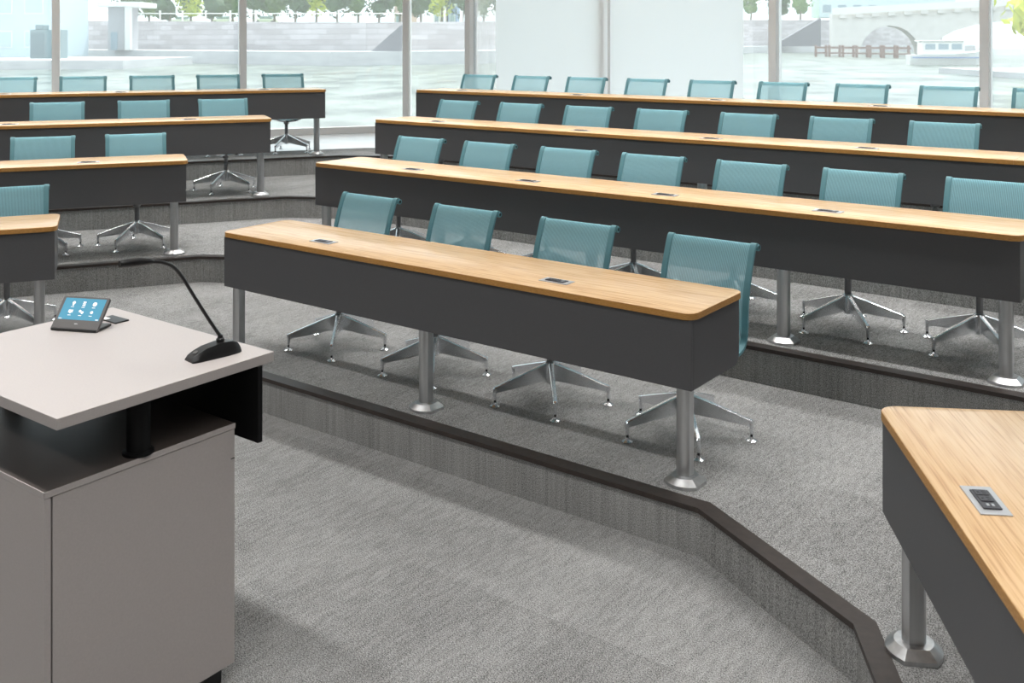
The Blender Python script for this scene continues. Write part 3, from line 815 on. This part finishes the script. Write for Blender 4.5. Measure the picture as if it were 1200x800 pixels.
TREES = [(150 + 24.5 * k, 172 + (7.5 if k % 2 else 0) - min(k, 12) * 1.1 + max(0, k - 13) * 3, (1, 0, 1, 2, 1, 0)[k % 6]) for k in range(19)] + [(880, 292, 0), (912, 302, 1), (938, 290, 0)]
TL_ = ['leafy mid green tree above the embankment wall', 'dense dark green tree above the embankment wall', 'bright yellow-green tree above the embankment wall']
for px, Y, k in TREES: tree(at(px, Y), 4.4 if Y < 200 else 7.5, 9.5 if Y < 200 else 13, 2.7 if Y < 200 else 3.6, k, TL_[k], .55 if k != 1 else .5)
tree(Vector((47, 86)), -.5, 13, 5.2, 2, 'large bright yellow tree on the near bank by the last window', .5)
nb = MB().box(41, 60, 74, 98, -1.5, -.5).build('bank_ground', M['quay']); tag(nb, 'small stone landing under the yellow tree', kind='structure')
# railing on the wall
rl = empty('embankment_railing', (0, 0, 0)); tag(rl, 'white post railing along the top of the embankment wall', 'railing')
for a_, b_, ta, tb in zip(q1[:-1], q1[1:], tops[:-1], tops[1:]):
    nn = int((b_ - a_).length / 5)
    off_ = Vector((-(b_ - a_).y, (b_ - a_).x)).normalized() * .6
    for k in range(nn):
        t = k / nn; p = a_ + (b_ - a_) * t + off_
        if not -60 < p.x < 55: continue
        o = MB().box(-.10, .10, -.10, .10, 0, 1.5, .02).box(-.16, .16, -.16, .16, 1.5, 1.65, .02).build('post', M['white'], rl); o.location = (p.x, p.y, ta + (tb - ta) * t)
    pa, pb = a_ + off_, b_ + off_
    if pb.x > -60 and pb.x < 50: MB().tube([(pa.x, pa.y, ta + 1.2), (pb.x, pb.y, tb + 1.2)], .06, 6).build('rail', M['white'], rl)
# reflection stand-ins and buildings on the bank
def building(px0, px1, Y, z0, z1, m, label, nwin=3, floors=2, dep=12, wm=None):
    x0, x1 = (px0 - 600) / F * Y, (px1 - 600) / F * Y
    o = empty('bank_building', ((x0 + x1) / 2, Y, z0)); tag(o, label, 'building')
    w_ = x1 - x0; h = z1 - z0
    MB().box(-w_ / 2, w_ / 2, 0, dep, 0, h).build('wall', m, o)
    MB().box(-w_ / 2 - .3, w_ / 2 + .3, -.4, dep + .3, h, h + .35).build('roof', M['white'], o)
    for f in range(floors):
        for k in range(nwin):
            cx = -w_ / 2 + w_ * (k + .5) / nwin; ww = w_ / nwin * .28; zb = h * (f + .3) / floors; zt = h * (f + .75) / floors
            fr = MB().box(cx - ww - .1, cx + ww + .1, -.08, .02, zb - .1, zt + .1).build('window', M['white'], o)
            MB().box(cx - ww, cx + ww, -.12, -.08, zb, zt).build('pane', wm or M['winglass'], fr)
M['winglass'] = mat('far_window_glass', srgb(150, 168, 180), .15)
building(-160, 58, 131, 0.01, 13, mat('reflected_wall_blue', srgb(196, 212, 222), .8), 'pale blue block standing in for the front wall reflected in the glass', 6, 3, 12, mat('pale_window_glass', srgb(186, 204, 216), .3))  # block added where the glass reflects the room's front wall
pv = at(118, 146); pavw = (152 - 118) / F * 146
o = empty('quay_pavilion', (pv.x, pv.y, .76)); tag(o, 'white pavilion with an overhanging roof and a white corner column on the quay', 'pavilion')
MB().box(.8, pavw - 1.0, .6, 6, 0, 6.2).build('wall', mat('grey_render', srgb(176, 176, 180), .8), o)
MB().box(-.4, pavw + 1.6, -.4, 6.6, 6.2, 6.9, .05).build('roof', M['white'], o)
MB().box(pavw - .7, pavw + .1, -.1, .7, 0, 6.2, .04).build('column', M['white'], o)
MB().box(1.2, 2.2, .52, .6, 0, 2.6).build('door', M['winglass'], o)
building(462, 482, 190, 4.5, 14, mat('pink_render', srgb(214, 186, 186), .8), 'pink house between the bank trees', 2, 3)
building(508, 523, 190, 4.5, 14, mat('cream_render', srgb(228, 222, 216), .8), 'cream house between the bank trees', 2, 3)
building(525, 535, 190, 4.5, 14, mat('blue_render', srgb(130, 150, 190), .8), 'narrow blue house between the bank trees', 1, 3)
building(960, 1120, 300, 9, 24, mat('teal_white_render', srgb(205, 222, 226), .6), 'glassy pale block beyond the bridge', 9, 3, 8)
k1 = at(45, 120)  # box added outside in place of an indoor cabinet's reflection in the pane
o = empty('reflected_cabinet', (k1.x, k1.y, .0)); tag(o, 'grey cabinet with a raised cap, standing in for a window reflection', 'cabinet')
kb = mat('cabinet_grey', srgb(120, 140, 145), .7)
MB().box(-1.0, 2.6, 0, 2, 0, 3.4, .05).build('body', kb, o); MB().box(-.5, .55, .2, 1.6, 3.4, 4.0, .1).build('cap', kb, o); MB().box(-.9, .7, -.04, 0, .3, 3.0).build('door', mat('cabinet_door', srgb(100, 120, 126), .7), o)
nbk = strip('quay_promenade', [Vector((-95, 100)), Vector((-42, 110))], [Vector((-95, 134)), Vector((-42, 134))], .0, M['quay'], 1.6); tag(nbk, 'low pale landing stage below the reflected cabinet stand-in', 'quay')
# cars on the street
def car(px, Y, z, label):
    p = at(px, Y); o = empty('parked_car', (p.x, p.y, z)); tag(o, label, 'car', 'parked cars on the far bank')
    MB().box(-2.1, 2.1, -.85, .85, .35, 1.0, .15).build('body', M['white'], o)
    MB().box(-1.2, 1.3, -.75, .75, 1.0, 1.5, .2).build('cabin', M['winglass'], o)
    for sx in (-1.3, 1.3):
        for sy in (-.8, .8):
            wv = MB().lathe([(.33, -.1), (.33, .1)], 14).build('wheel', M['black'], o, True); wv.matrix_local = Matrix.Translation((sx, sy, .33)) @ Matrix.Rotation(R(90), 4, 'X')
for px, Y in ((214, 184), (262, 182), (312, 180)): car(px, Y, 5.0, 'white car parked above the embankment wall')
# bridge
bx0 = at(975, 215)
br = empty('river_bridge', (bx0.x, bx0.y, WZ), R(-14)); tag(br, 'pale stone arched bridge over the river', 'bridge')
M['bridge'] = noise_mat('bridge_stone', srgb(214, 210, 206), srgb(230, 226, 222), .8, .8)
prof = [(0, 0), (0, 9.0), (62, 12.0), (62, 0), (54, 0)]
for k in range(13): a = R(180 * k / 12); prof.append((36 + 17 * math.cos(a), 0 + 7.2 * math.sin(a)))
prof += [(18, 0)]
for k in range(11): a = R(180 * k / 10); prof.append((11.5 + 6 * math.cos(a), 6.3 * math.sin(a)))
prof += [(5, 0)]
pp = []
for p in prof:
    if not pp or (abs(p[0] - pp[-1][0]) + abs(p[1] - pp[-1][1])) > 1e-4: pp.append(p)
n = len(pp)
bm = bmesh.new()
fv = [bm.verts.new((a, 0, b)) for a, b in pp]; f = bm.faces.new(fv)
ext = bmesh.ops.extrude_face_region(bm, geom=[f])
bmesh.ops.translate(bm, verts=[v for v in ext['geom'] if isinstance(v, bmesh.types.BMVert)], vec=(0, 9, 0))
mb = MB(); mb.bm(bm); mb.build('span', M['bridge'], br)
for k in range(19):
    x = 1.5 + k * 3.2; z = 9.0 + 3.0 * x / 62
    MB().box(x, x + 1.4, -.7, 0, z - 1.2, z - .45).build('corbel', M['bridge'], br)
MB().add([(0, -.8, 8.6), (62, -.8, 11.6), (62, -.8, 13.0), (0, -.8, 10.0), (0, -.3, 8.6), (62, -.3, 11.6), (62, -.3, 13.0), (0, -.3, 10.0)], [(0, 1, 2, 3), (4, 7, 6, 5), (0, 4, 5, 1), (3, 2, 6, 7), (0, 3, 7, 4), (1, 5, 6, 2)]).build('parapet', M['white'], br)
# timber fender fence in the water
M['timber'] = noise_mat('brown_timber', srgb(126, 100, 92), srgb(152, 124, 112), 2, .8)
for k in range(7):
    p = at(962 + k * 16, 200 - k * 3.2)
    o = empty('timber_fender', (p.x, p.y, WZ - .3)); tag(o, 'brown timber fender posts with rails in the water by the bridge', 'fender', 'timber fenders by the bridge')
    for dx in (-1.0, 1.0): MB().box(dx - .2, dx + .2, -.2, .2, 0, 2.6, .03).build('post', M['timber'], o)
    MB().box(-1.35, 1.35, -.3, -.2, 1.9, 2.3).build('rail', M['timber'], o); MB().box(-1.35, 1.35, -.3, -.2, .9, 1.2).build('rail', M['timber'], o)
# boat
bp_ = at(1112, 130)
bo = empty('motor_boat', (bp_.x, bp_.y, WZ - .2), R(-8)); tag(bo, 'white motor boat moored by the bridge', 'boat')
rings = []
for x, hw, zt in ((-5, 1.4, 1.5), (-3, 1.7, 1.5), (0, 1.8, 1.6), (3, 1.4, 1.9), (5, .25, 2.3)):
    rings.append([(x, -hw * .6, 0), (x, -hw, zt), (x, hw, zt), (x, hw * .6, 0)])
MB().stack(rings).build('hull', M['white'], bo)
cb_ = MB().box(-3.6, 1.6, -1.3, 1.3, 1.5, 3.2, .2).build('cabin', M['white'], bo)
for k in range(3): MB().box(-3.2 + k * 1.6, -2.0 + k * 1.6, -1.34, -1.3, 2.2, 2.9).build('window', M['winglass'], cb_)
MB().box(-3.9, 2.0, -1.5, 1.5, 3.2, 3.35, .05).build('roof', M['white'], bo)
MB().box(-4.9, 4.4, -1.83, -1.78, 1.1, 1.25).build('stripe', mat('boat_blue', srgb(110, 140, 190), .5), bo)
